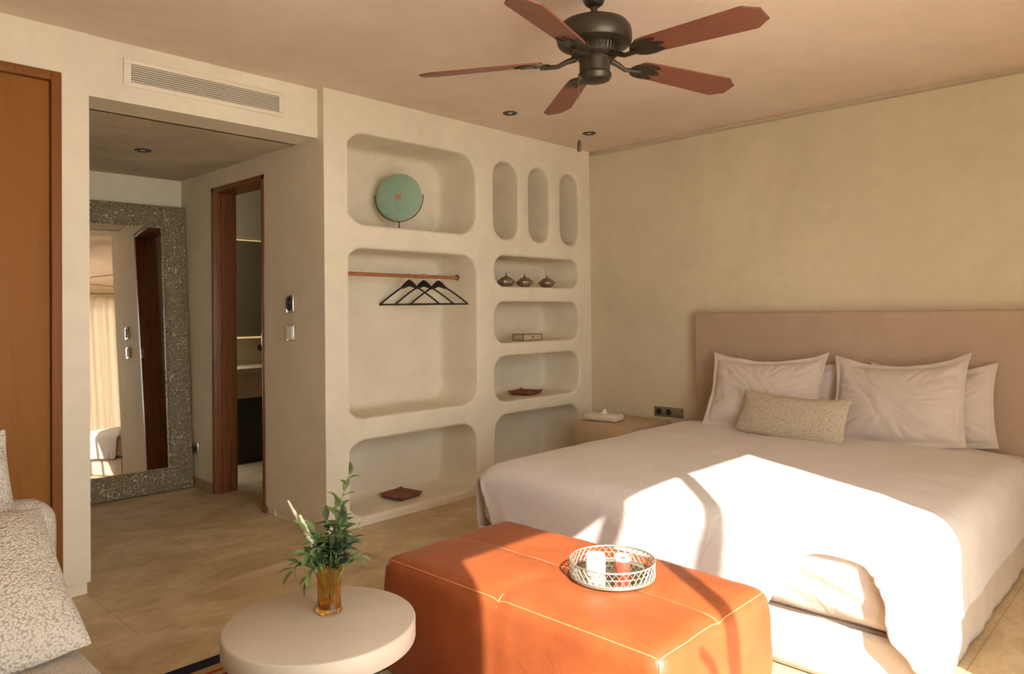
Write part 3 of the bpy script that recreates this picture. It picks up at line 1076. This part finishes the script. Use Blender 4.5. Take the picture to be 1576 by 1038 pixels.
# ------------------------------------------------------------------ sofa
v = thing('sofa', 'cream boucle sofa at the left edge of the room', 'sofa', (-4.75, -2.1, 0))
def soft(bm, x0, x1, y0, y1, z0, z1, r_, puff=.012, cuts=16, seed=0):
    b = B()
    box(b, x0, x1, y0, y1, z0, z1)
    bmesh.ops.subdivide_edges(b, edges=b.edges, cuts=cuts, use_grid_fill=True)
    c0 = Vector(((x0 + x1) / 2, (y0 + y1) / 2, (z0 + z1) / 2)); hh = Vector(((x1 - x0) / 2, (y1 - y0) / 2, (z1 - z0) / 2))
    for q in b.verts:
        p = q.co
        c = Vector((min(max(p.x, x0 + r_), x1 - r_), min(max(p.y, y0 + r_), y1 - r_), min(max(p.z, z0 + r_), z1 - r_)))
        d_ = p - c
        if d_.length > r_:
            p = c + d_.normalized() * r_
        e = Vector(((p.x - c0.x) / hh.x, (p.y - c0.y) / hh.y, (p.z - c0.z) / hh.z))
        k_ = [1 - e.y ** 2 * .5 - e.z ** 2 * .5, 1 - e.x ** 2 * .5 - e.z ** 2 * .5, 1 - e.x ** 2 * .5 - e.y ** 2 * .5]
        big = max(range(3), key=lambda i: abs(e[i]))
        p[big] += math.copysign(puff * max(k_[big], 0), e[big])
        p += (p - c0).normalized() * .005 * nz(p, 5, seed)
        q.co = p
    me2 = bpy.data.meshes.new('t'); b.to_mesh(me2); bm.from_mesh(me2); b.free(); bpy.data.meshes.remove(me2)
    return bm
obj('seat', soft(B(), -5.15, -4.245, -3.15, -1.02, .10, .43, .035), M['boucle_seat'], v, 180)
obj('armrest', soft(B(), -5.15, -4.145, -1.03, -.86, .08, .69, .075, .008, 20), M['boucle'], v, 180)
obj('backrest', soft(B(), -5.35, -5.08, -3.15, -.90, .10, .80, .07), M['boucle'], v, 180)
for x, y in ((-4.3, -3.05), (-4.3, -.95), (-5.25, -3.05), (-5.25, -.95)):
    obj('foot', lathe(B(), [(0, 0), (.02, 0), (.025, .11), (0, .11)], (x, y, 0), 16), M['black'], v)

def cushion(name, w, h, T, xa, ya, cen, seed, label, mat='boucle', pinch=.05):
    bm = pillow(w, h, T, .004, seed, pinch, 40, .2)
    xa = Vector(xa).normalized(); ya = Vector(ya); ya = (ya - xa * ya.dot(xa)).normalized()
    za = xa.cross(ya)
    Mx = Matrix.Translation(cen) @ Matrix((xa, ya, za)).transposed().to_4x4()
    bmesh.ops.transform(bm, matrix=Mx, verts=bm.verts)
    o = obj(name, bm, M[mat], None, 180, cen)
    s_ = o.modifiers.new('sub', 'SUBSURF'); s_.levels = 1; s_.render_levels = 1
    return tag(o, label, 'cushion', 'cushions on the sofa')
cushion('sofa_cushion', .56, .50, .20, (1, .02, 0), (.0, .80, .52), (-4.52, -1.455, .60), 21, 'large looped cream cushion lying tilted on the sofa seat end')
cushion('sofa_cushion', .46, .44, .14, (1, .12, 0.03), (.0, .30, .95), (-4.51, -1.16, .73), 22, 'smaller cream cushion standing against the sofa armrest behind the large one')

# ------------------------------------------------------------------ leaning mirror in the hallway
psi, lam = R(1.6), R(4.2)
mw, mh, mf, md = 1.02, 2.10, .165, .045
wx = Vector((-math.cos(psi), math.sin(psi), 0))
nm0 = Vector((math.sin(psi), math.cos(psi), 0))       # towards the wall
hx_ = (Vector((0, 0, 1)) * math.cos(lam) + nm0 * math.sin(lam))
nn = wx.cross(hx_)
if nn.y > 0:
    nn = -nn                                          # towards the room
v = thing('leaning_mirror', 'tall floor mirror with embossed silver metal frame leaning in the hallway', 'mirror', (-3.05, 1.89, 0))
BR = Vector((-2.535, 1.808, .004))
def mp_(a, b, d):
    return BR + wx * a + hx_ * b + nn * d
bm = B()
prof = [(0, -.012), (0, .026), (.004, .032), (.010, .032), (.014, .028), (.018, .033), (.024, .033), (.028, .027), (.060, .034), (.085, .036), (.110, .034), (.137, .026), (.141, .032), (.149, .032), (.153, .024), (.158, .026), (.165, .018), (.165, .004)]
rings = []
for inset, d in prof:
    rings.append([bm.verts.new(mp_(a, b, d)) for a, b in ((inset, inset), (mw - inset, inset), (mw - inset, mh - inset), (inset, mh - inset))])
for a, b in zip(rings, rings[1:]):
    for i in range(4):
        bm.faces.new((a[i], a[(i + 1) % 4], b[(i + 1) % 4], b[i]))
bm.faces.new(rings[0]); 
obj('frame', bm, M['emboss'], v, 30)
# rows of raised bosses worked into the frame
bm = B()
def boss(a, b, r_, d):
    fr = Matrix((wx, hx_, nn)).transposed()
    c = mp_(a, b, d)
    pr = [(r_, 0), (r_ * .8, .004), (r_ * .45, .0055), (0, .0065)]
    seg = 8
    prev = None
    for rad, hh in pr:
        if rad == 0:
            t_ = bm.verts.new(c + nn * hh)
            for i in range(seg):
                bm.faces.new((prev[i], prev[(i + 1) % seg], t_))
            break
        ring = [bm.verts.new(c + wx * rad * math.cos(2 * math.pi * i / seg) + hx_ * rad * math.sin(2 * math.pi * i / seg) + nn * hh) for i in range(seg)]
        if prev:
            for i in range(seg):
                bm.faces.new((prev[i], prev[(i + 1) % seg], ring[(i + 1) % seg], ring[i]))
        prev = ring
st = .055
ncol = int((mw - mf) / st); nrow = int((mh - mf) / st)
for i in range(nrow + 1):
    b_ = mf / 2 + i * (mh - mf) / nrow
    for a_ in (mf / 2, mw - mf / 2):
        boss(a_, b_, .017, .034)
        boss(a_ - .033, b_ + st / 2, .010, .033)
        boss(a_ + .033, b_ + st / 2, .010, .033)
for i in range(1, ncol):
    a_ = mf / 2 + i * (mw - mf) / ncol
    for b_ in (mf / 2, mh - mf / 2):
        boss(a_, b_, .017, .034)
        boss(a_ + st / 2, b_ - .033, .010, .033)
        boss(a_ + st / 2, b_ + .033, .010, .033)
obj('frame_bosses', bm, M['emboss'], v, 60)
bm = B()
i_ = mf - .003
bm.faces.new([bm.verts.new(mp_(a, b, .008)) for a, b in ((i_, i_), (mw - i_, i_), (mw - i_, mh - i_), (i_, mh - i_))])
g_ = obj('mirror_glass', bm, M['mirror'], v, 0)
g_.modifiers.new('thick', 'SOLIDIFY').thickness = .004

# ------------------------------------------------------------------ air vent on the bulkhead
v = thing('air_vent', 'long cream slatted air conditioning grille on the bulkhead over the hallway', 'air vent', (-3.16, BY, 2.465))
x0, x1, z0_, z1_ = -3.585, -2.735, 2.395, 2.530
bm = B()
w_ = .024
box(bm, x0, x1, BY - .008, BY + .0, z1_ - w_, z1_, .002)
box(bm, x0, x1, BY - .008, BY + .0, z0_, z0_ + w_, .002)
box(bm, x0, x0 + .035, BY - .008, BY + .0, z0_ + w_, z1_ - w_, .002)
box(bm, x1 - .035, x1, BY - .008, BY + .0, z0_ + w_, z1_ - w_, .002)
obj('frame', bm, M['offwhite'], v)
obj('grille_back', box(B(), x0 + .03, x1 - .03, BY - .0012, BY - .0002, z0_ + .02, z1_ - .02), M['void'], v)
bm = B()
for i in range(8):
    zc = z0_ + w_ + .0065 + i * (z1_ - z0_ - 2 * w_ - .013) / 7
    b = box(bm, x0 + .036, x1 - .036, BY - .0065, BY - .002, zc - .0027, zc + .0027)
obj('slats', bm, M['offwhite'], v)

# ------------------------------------------------------------------ downlights
def downlight(x, y, z, label):
    v = thing('ceiling_downlight', label, 'ceiling light', (x, y, z), 'small recessed downlights')
    obj('trim_ring', lathe(B(), [(.028, -.0), (.030, -.006), (.046, -.006), (.049, -.002), (.049, 0), (.028, 0)], (x, y, z), 28), M['darkmetal'], v)
    obj('lens', lathe(B(), [(0, -.006), (.014, -.004), (.018, -.001), (0, -.0005)], (x, y, z), 20), M['white'], v)
    obj('lamp_insert', lathe(B(), [(.018, -.002), (.029, -.002), (.029, -.001), (.018, -.001)], (x, y, z), 20), M['void'], v)
downlight(-1.342, -.375, H, 'dark round downlight in the ceiling above the wide wall niches')
downlight(-.522, -.404, H, 'dark round downlight in the ceiling near the bed wall corner')
downlight(-3.132, 1.083, HZ, 'dark round downlight in the low hallway ceiling')

# ------------------------------------------------------------------ ceiling fan
FX, FY = -2.545, -1.98
v = thing('ceiling_fan', 'bronze ceiling fan with five reddish wooden blades', 'ceiling fan', (FX, FY, H))
obj('canopy', lathe(B(), [(0, 2.6), (.072, 2.6), (.072, 2.575), (.064, 2.545), (.046, 2.51), (.036, 2.485), (.020, 2.474), (0, 2.472)], (FX, FY, 0), 40), M['darkmetal'], v)
obj('downrod', lathe(B(), [(0, 2.42), (.0135, 2.42), (.0135, 2.48), (0, 2.48)], (FX, FY, 0), 20), M['darkmetal'], v)
obj('motor_housing', lathe(B(), [(0, 2.436), (.022, 2.436), (.026, 2.428), (.05, 2.424), (.10, 2.418), (.130, 2.405), (.144, 2.385), (.147, 2.365), (.147, 2.335), (.141, 2.325), (.118, 2.318), (.1, 2.316), (0, 2.316)], (FX, FY, 0), 56), M['darkmetal'], v)
bm = lathe(B(), [(0, 2.318), (.090, 2.318), (.090, 2.282), (.070, 2.272), (0, 2.272)], (FX, FY, 0), 40)
for i in range(36):
    a = 2 * math.pi * i / 36
    p0 = (FX + .094 * math.cos(a), FY + .094 * math.sin(a))
    tube(bm, [(p0[0], p0[1], 2.316), (p0[0] - .008 * math.cos(a), p0[1] - .008 * math.sin(a), 2.284)], .0035, 5)
obj('vented_collar', bm, M['darkmetal'], v)
obj('switch_housing', lathe(B(), [(0, 2.276), (.066, 2.276), (.068, 2.268), (.060, 2.262), (.060, 2.215), (.066, 2.208), (.066, 2.200), (.058, 2.186), (.035, 2.178), (0, 2.176)], (FX, FY, 0), 44), M['darkmetal'], v)
BZ, PH0 = 2.262, -19
def outline(hw0, hw1, r0, r1):
    """blade outline with clipped, slightly scalloped tip corners"""
    pts = [(r0, -hw0 * .62), (r0 + .012, -hw0 * .9), (r0 + .04, -hw0), (r1 - .055, -hw1), (r1 - .045, -hw1 * .93), (r1 - .012, -hw1 * .58), (r1, -hw1 * .50), (r1, hw1 * .50), (r1 - .012, hw1 * .58), (r1 - .045, hw1 * .93), (r1 - .055, hw1), (r0 + .04, hw0), (r0 + .012, hw0 * .9), (r0, hw0 * .62)]
    return pts
pitch_ = R(-13)
for k_ in range(5):
    a = R(PH0 + 72 * k_)
    fr = Matrix.Rotation(a, 3, 'Z')
    tl = Matrix.Rotation(pitch_, 3, 'X')
    def T_(x, y, z, tilt=True):
        p = Vector((x, y, z))
        if tilt:
            p = tl @ p
        return fr @ p + Vector((FX, FY, BZ - .018 * max(0, (abs(x) - .2)) / .5))
    bm = B()
    pts = outline(.052, .068, .205, .70)
    top = [bm.verts.new(T_(x, y, .004)) for x, y in pts]
    bot = [bm.verts.new(T_(x, y, -.003)) for x, y in pts]
    bm.faces.new(top); bm.faces.new(bot[::-1])
    for i in range(len(pts)):
        j = (i + 1) % len(pts)
        bm.faces.new((top[i], top[j], bot[j], bot[i]))
    bl = obj('blade', bm, M['fanwood'], v, 30)
    # bracket: arm and a pierced foot under the blade
    bm = B()
    tube(bm, [T_(.075, 0, .012, False), T_(.11, 0, .002, False), T_(.145, 0, -.014, False), T_(.185, 0, -.014), T_(.215, 0, -.011)], [.013, .011, .009, .010, .012], 8)
    fo = [(.175, .012), (.19, .034), (.215, .047), (.25, .050), (.285, .044), (.30, .036), (.285, .028), (.262, .018), (.30, .010), (.318, 0)]
    fo = fo + [(x, -y) for x, y in fo[-2::-1]]
    tp = [bm.verts.new(T_(x, y, -.0035)) for x, y in fo]
    bt = [bm.verts.new(T_(x, y, -.009)) for x, y in fo]
    bm.faces.new(tp); bm.faces.new(bt[::-1])
    for i in range(len(fo)):
        j = (i + 1) % len(fo)
        bm.faces.new((tp[i], tp[j], bt[j], bt[i]))
    for (x, y) in ((.235, .028), (.235, -.028), (.29, 0)):
        tube(bm, [T_(x, y, -.008), T_(x, y, -.0125)], .005, 8)
    obj('blade_bracket', bm, M['darkmetal'], bl, 40)
px, py = FX - .044, FY + .046
bm = B(); tube(bm, [(FX - .03, FY + .03, 2.19), (px, py, 2.185), (px, py, 2.1), (px, py, 1.955)], .0012, 5)
ch_ = obj('pull_chain', bm, NT('chain_brass', (.30, .22, .12, 1), .4, .8).m, v)
obj('pull_knob', lathe(B(), [(0, 0), (.007, .002), (.0085, .012), (.0075, .034), (.0045, .046), (0, .05)], (px, py, 1.905), 16), NT('pull_knob_wood', (.07, .028, .015, 1), .4).m, ch_)

# ------------------------------------------------------------------ rod and hangers
v = thing('clothes_rod', 'reddish wooden clothes rod across the large middle niche', 'clothes rod', (-1.84, .2, 1.53))
obj('rod', tube(B(), [(-2.374, .2, 1.533), (-1.305, .2, 1.528)], .0125, 16), M['rodwood'], v)
for xx in (-2.370, -1.3045):
    obj('end_bracket', lathe(B(), [(0, -.004), (.021, -.004), (.021, .002), (.016, .010), (.016, -.002), (0, .008)], (xx + (.005 if xx < -2 else -.005), .2, 1.53), 20, 'X'), NT('rod_end_brass', (.25, .17, .08, 1), .4, .7).m, v)
def hanger(name, x, label, turn):
    hv = thing(name, label, 'hanger', (x, .2, 1.53), 'black hangers on the rod')
    d = Vector((math.cos(R(turn)), math.sin(R(turn)), 0))
    n_ = Vector((-d.y, d.x, 0))
    c = Vector((x, .2, 0))
    def pt(s, z, o=0):
        return c + d * s + n_ * o + Vector((0, 0, z))
    bm = B()
    hw = .215
    zt, zb = 1.478, 1.338
    for sg in (-1, 1):
        P_ = []
        for i in range(15):
            t = i / 14
            z = zt - (zt - zb) * (t ** 1.25) * (1 if t > .12 else 1)
            P_.append((hw * t * sg, z + .006 * max(0, 1 - t / .22), .012 + .034 * max(0, 1 - (t / .27) ** 2)))
        prev = None
        for (s, z, hh) in P_:
            row = [bm.verts.new(pt(s, z + hh / 2, .007)), bm.verts.new(pt(s, z - hh / 2, .007)), bm.verts.new(pt(s, z - hh / 2, -.007)), bm.verts.new(pt(s, z + hh / 2, -.007))]
            if prev:
                for q in range(4):
                    bm.faces.new((prev[q], prev[(q + 1) % 4], row[(q + 1) % 4], row[q]))
            else:
                bm.faces.new(row)
            prev = row
        bm.faces.new(prev[::-1])
    obj('shoulders', bm, M['black'], hv, 40)
    obj('trouser_bar', tube(B(), [pt(-hw * .97, zb + .001), pt(hw * .97, zb + .001)], .0058, 8), M['black'], hv)
    hk = [pt(0, zt + .012), pt(0, zt + .030)]
    for i in range(13):
        a = R(-90 + 250 * i / 12)
        hk.append(pt(.0165 * math.cos(a), 1.5315 + .0165 * math.sin(a) - .000))
    obj('hook', tube(B(), hk, .0018, 6), M['chrome'], hv)
    return hv
hanger('clothes_hanger', -1.744, 'leftmost black wooden hanger on the niche rod', -60)
hanger('clothes_hanger', -1.617, 'middle black wooden hanger between two others on the niche rod', -60)
hanger('clothes_hanger', -1.485, 'rightmost black wooden hanger on the niche rod', -60)

# ------------------------------------------------------------------ things in the niches
v = thing('disc_sculpture', 'round blue-green disc on a thin black stand in the top niche', 'sculpture', (-1.825, .2, 1.822))
nd = Vector((-.80, -.60, 0)).normalized()
sd_ = Vector((nd.y, -nd.x, 0)) * -1
frm = Matrix((sd_, Vector((0, 0, 1)), nd)).transposed()
cc = Vector((-1.825, .2, 2.056))
obj('disc', lathe(B(), [(.0, -.008), (.148, -.008), (.155, -.004), (.157, 0), (.155, .004), (.148, .008), (.05, .010), (0, .010)], cc, 56, 'Z', frm), M['teal'], v)
obj('disc_centre', lathe(B(), [(0, .0095), (.020, .0095), (.024, .0115), (.017, .0135), (.008, .012), (0, .012)], cc, 24, 'Z', frm), M['rust'], v)
bm = B()
tube(bm, [cc + sd_ * (.165 * math.cos(R(a))) + Vector((0, 0, .165 * math.sin(R(a)))) for a in range(175, 366, 6)], .0035, 6)
tube(bm, [cc + Vector((0, 0, -.165)), Vector((cc.x, cc.y, 1.826))], .004, 8)
for sg in (-1, 1):
    tube(bm, [cc + sd_ * (.165 * sg), cc + sd_ * (.165 * sg) + Vector((0, 0, .012))], .004, 6)
lathe(bm, [(0, 0), (.045, 0), (.045, .006), (0, .008)], (cc.x, cc.y, 1.8225), 24)
obj('stand', bm, M['black'], v)
def pot(name, x, label):
    pv = thing(name, label, 'pot', (x, .10, 1.4675), 'ribbed metal pots in the niche')
    bm = B()
    seg = 48
    prof = [(0, 0), (.030, 0), (.034, .005), (.052, .018), (.066, .036), (.062, .048), (.045, .058)]
    rings = []
    for r_, z in prof:
        ring = []
        for i in range(seg):
            a = 2 * math.pi * i / seg
            q = r_ * (1 + .05 * math.cos(12 * a) * (1 if .01 < z < .055 else 0))
            ring.append(bm.verts.new((x + q * math.cos(a), .10 + q * math.sin(a), 1.4675 + z)))
        rings.append(ring)
    for a, b in zip(rings, rings[1:]):
        for i in range(seg):
            bm.faces.new((a[i], a[(i + 1) % seg], b[(i + 1) % seg], b[i]))
    bmesh.ops.remove_doubles(bm, verts=rings[0], dist=1e-6)
    obj('body', bm, M['pewter'], pv, 60)
    ld = obj('lid', lathe(B(), [(.046, .057), (.044, .063), (.030, .072), (.014, .078), (.008, .082), (0, .083)], (x, .10, 1.4675), 32), M['pewter'], pv, 60)
    obj('finial', lathe(B(), [(0, .080), (.006, .082), (.009, .088), (.004, .094), (.0055, .098), (.0015, .110), (0, .112)], (x, .10, 1.4675), 12), M['pewter'], ld, 60)
pot('lidded_pot', -.905, 'leftmost small squat ribbed metal pot with pointed lid')
pot('lidded_pot', -.70, 'middle small squat ribbed metal pot with pointed lid')
pot('lidded_pot', -.44, 'rightmost small squat ribbed metal pot, standing a little apart')
v = thing('decorative_box', 'small pale box with dark edges alone in the niche under the pots', 'box', (-.62, .16, 1.0555))
obj('box_body', box(B(), -.72, -.51, .10, .21, 1.0555, 1.107, .003), NT('pale_box', (.52, .43, .29, 1), .6).m, v)
bm = B()
for zz in (1.058, 1.1045):
    for (a, b) in (((-.722, .098), (-.508, .098)), ((-.508, .098), (-.508, .212)), ((-.508, .212), (-.722, .212)), ((-.722, .212), (-.722, .098))):
        tube(bm, [(a[0], a[1], zz), (b[0], b[1], zz)], .0028, 6)
for (a, b) in ((-.722, .098), (-.508, .098), (-.508, .212), (-.722, .212)):
    tube(bm, [(a, b, 1.057), (a, b, 1.106)], .0028, 6)
obj('edging', bm, NT('box_edge_dark', (.10, .07, .04, 1), .5).m, v)
obj('clasp', box(B(), -.628, -.602, .0955, .0985, 1.072, 1.090, .001), NT('clasp_brass', (.35, .26, .13, 1), .4, .7).m, v)
def valet(x, y, z, s, rot, label):
    tv = thing('leather_tray', label, 'tray', (x, y, z), 'brown leather trays in the niches')
    bm = B()
    c, sn_ = math.cos(R(rot)), math.sin(R(rot))
    n = 12
    def f(sg):
        def g(a, b):
            u, w = a * 2 - 1, b * 2 - 1
            m_ = max(abs(u), abs(w))
            hgt = 0
            if m_ > .72:
                t = (m_ - .72) / .28
                hgt = .024 * t ** 1.2
                cor = (abs(u) * abs(w))
                hgt += .012 * max(0, cor - .72) / .28
            pinch = 1 - .12 * max(0, abs(u * w) - .6) / .4
            X_, Y_ = u * s / 2 * pinch, w * s / 2 * pinch
            return Vector((x + X_ * c - Y_ * sn_, y + X_ * sn_ + Y_ * c, z + .002 + hgt + (.003 if sg > 0 else 0)))
        return g
    A_ = grid(bm, 21, 21, f(1))
    C_ = grid(bm, 21, 21, f(-1))
    ring = [(i, 0) for i in range(20)] + [(20, j) for j in range(20)] + [(i, 20) for i in range(20, 0, -1)] + [(0, j) for j in range(20, 0, -1)]
    for (i, j), (i2, j2) in zip(ring, ring[1:] + ring[:1]):
        bm.faces.new((A_[i][j], A_[i2][j2], C_[i2][j2], C_[i][j]))
    obj('tray_body', bm, M['leather2'], tv, 50)
    for (u, w) in ((-1, -1), (1, -1), (1, 1), (-1, 1)):
        X_, Y_ = u * s / 2 * .86, w * s / 2 * .86
        bm = lathe(B(), [(0, 0), (.005, 0), (.004, .003), (0, .004)], (x + X_ * c - Y_ * sn_, y + X_ * sn_ + Y_ * c, z + .028), 10)
        obj('snap_stud', bm, M['darkmetal'], tv, 50)
valet(-.60, .20, .6285, .22, 12, 'square brown leather tray in the narrow niche, third shelf down')
valet(-1.83, .20, .0555, .225, 8, 'square brown leather tray in the lowest wide niche near the floor')

# ------------------------------------------------------------------ thermostat, switch, outlet
v = thing('thermostat', 'pale thermostat with a black oval dial on the hallway wall', 'thermostat', (HX, .372, 1.344))
obj('plate', box(B(), HX - .016, HX + .001, .330, .415, 1.290, 1.398, .004), M['chrome'], v)
bm = lathe(B(), [(0, 0), (.034, 0), (.036, .004), (.033, .008), (0, .009)], (0, 0, 0), 28)
bmesh.ops.transform(bm, verts=bm.verts, matrix=Matrix.Translation((HX - .016, .376, 1.345)) @ Matrix.Rotation(R(-90), 4, 'Y') @ Matrix.Diagonal((1.25, .85, 1, 1)))
obj('dial', bm, M['black'], v)
v = thing('light_switch', 'white light switch plate below the thermostat on the hallway wall', 'light switch', (HX, .375, 1.168))
obj('plate', box(B(), HX - .014, HX + .001, .330, .418, 1.118, 1.216, .004), M['chrome'], v)
obj('rocker', box(B(), HX - .020, HX - .013, .338, .410, 1.126, 1.208, .003), M['white'], v)
v = thing('wall_outlet', 'small steel outlet low on the hallway wall beside the leaning mirror', 'outlet', (HX, 1.76, .29))
obj('plate', box(B(), HX - .010, HX + .001, 1.715, 1.80, .245, .332, .003), M['chrome'], v)
bm = lathe(B(), [(0, 0), (.022, 0), (.022, .002), (0, .002)], (0, 0, 0), 20)
bmesh.ops.transform(bm, verts=bm.verts, matrix=Matrix.Translation((HX - .010, 1.7575, .288)) @ Matrix.Rotation(R(-90), 4, 'Y'))
obj('socket_hole', bm, M['black'], v)
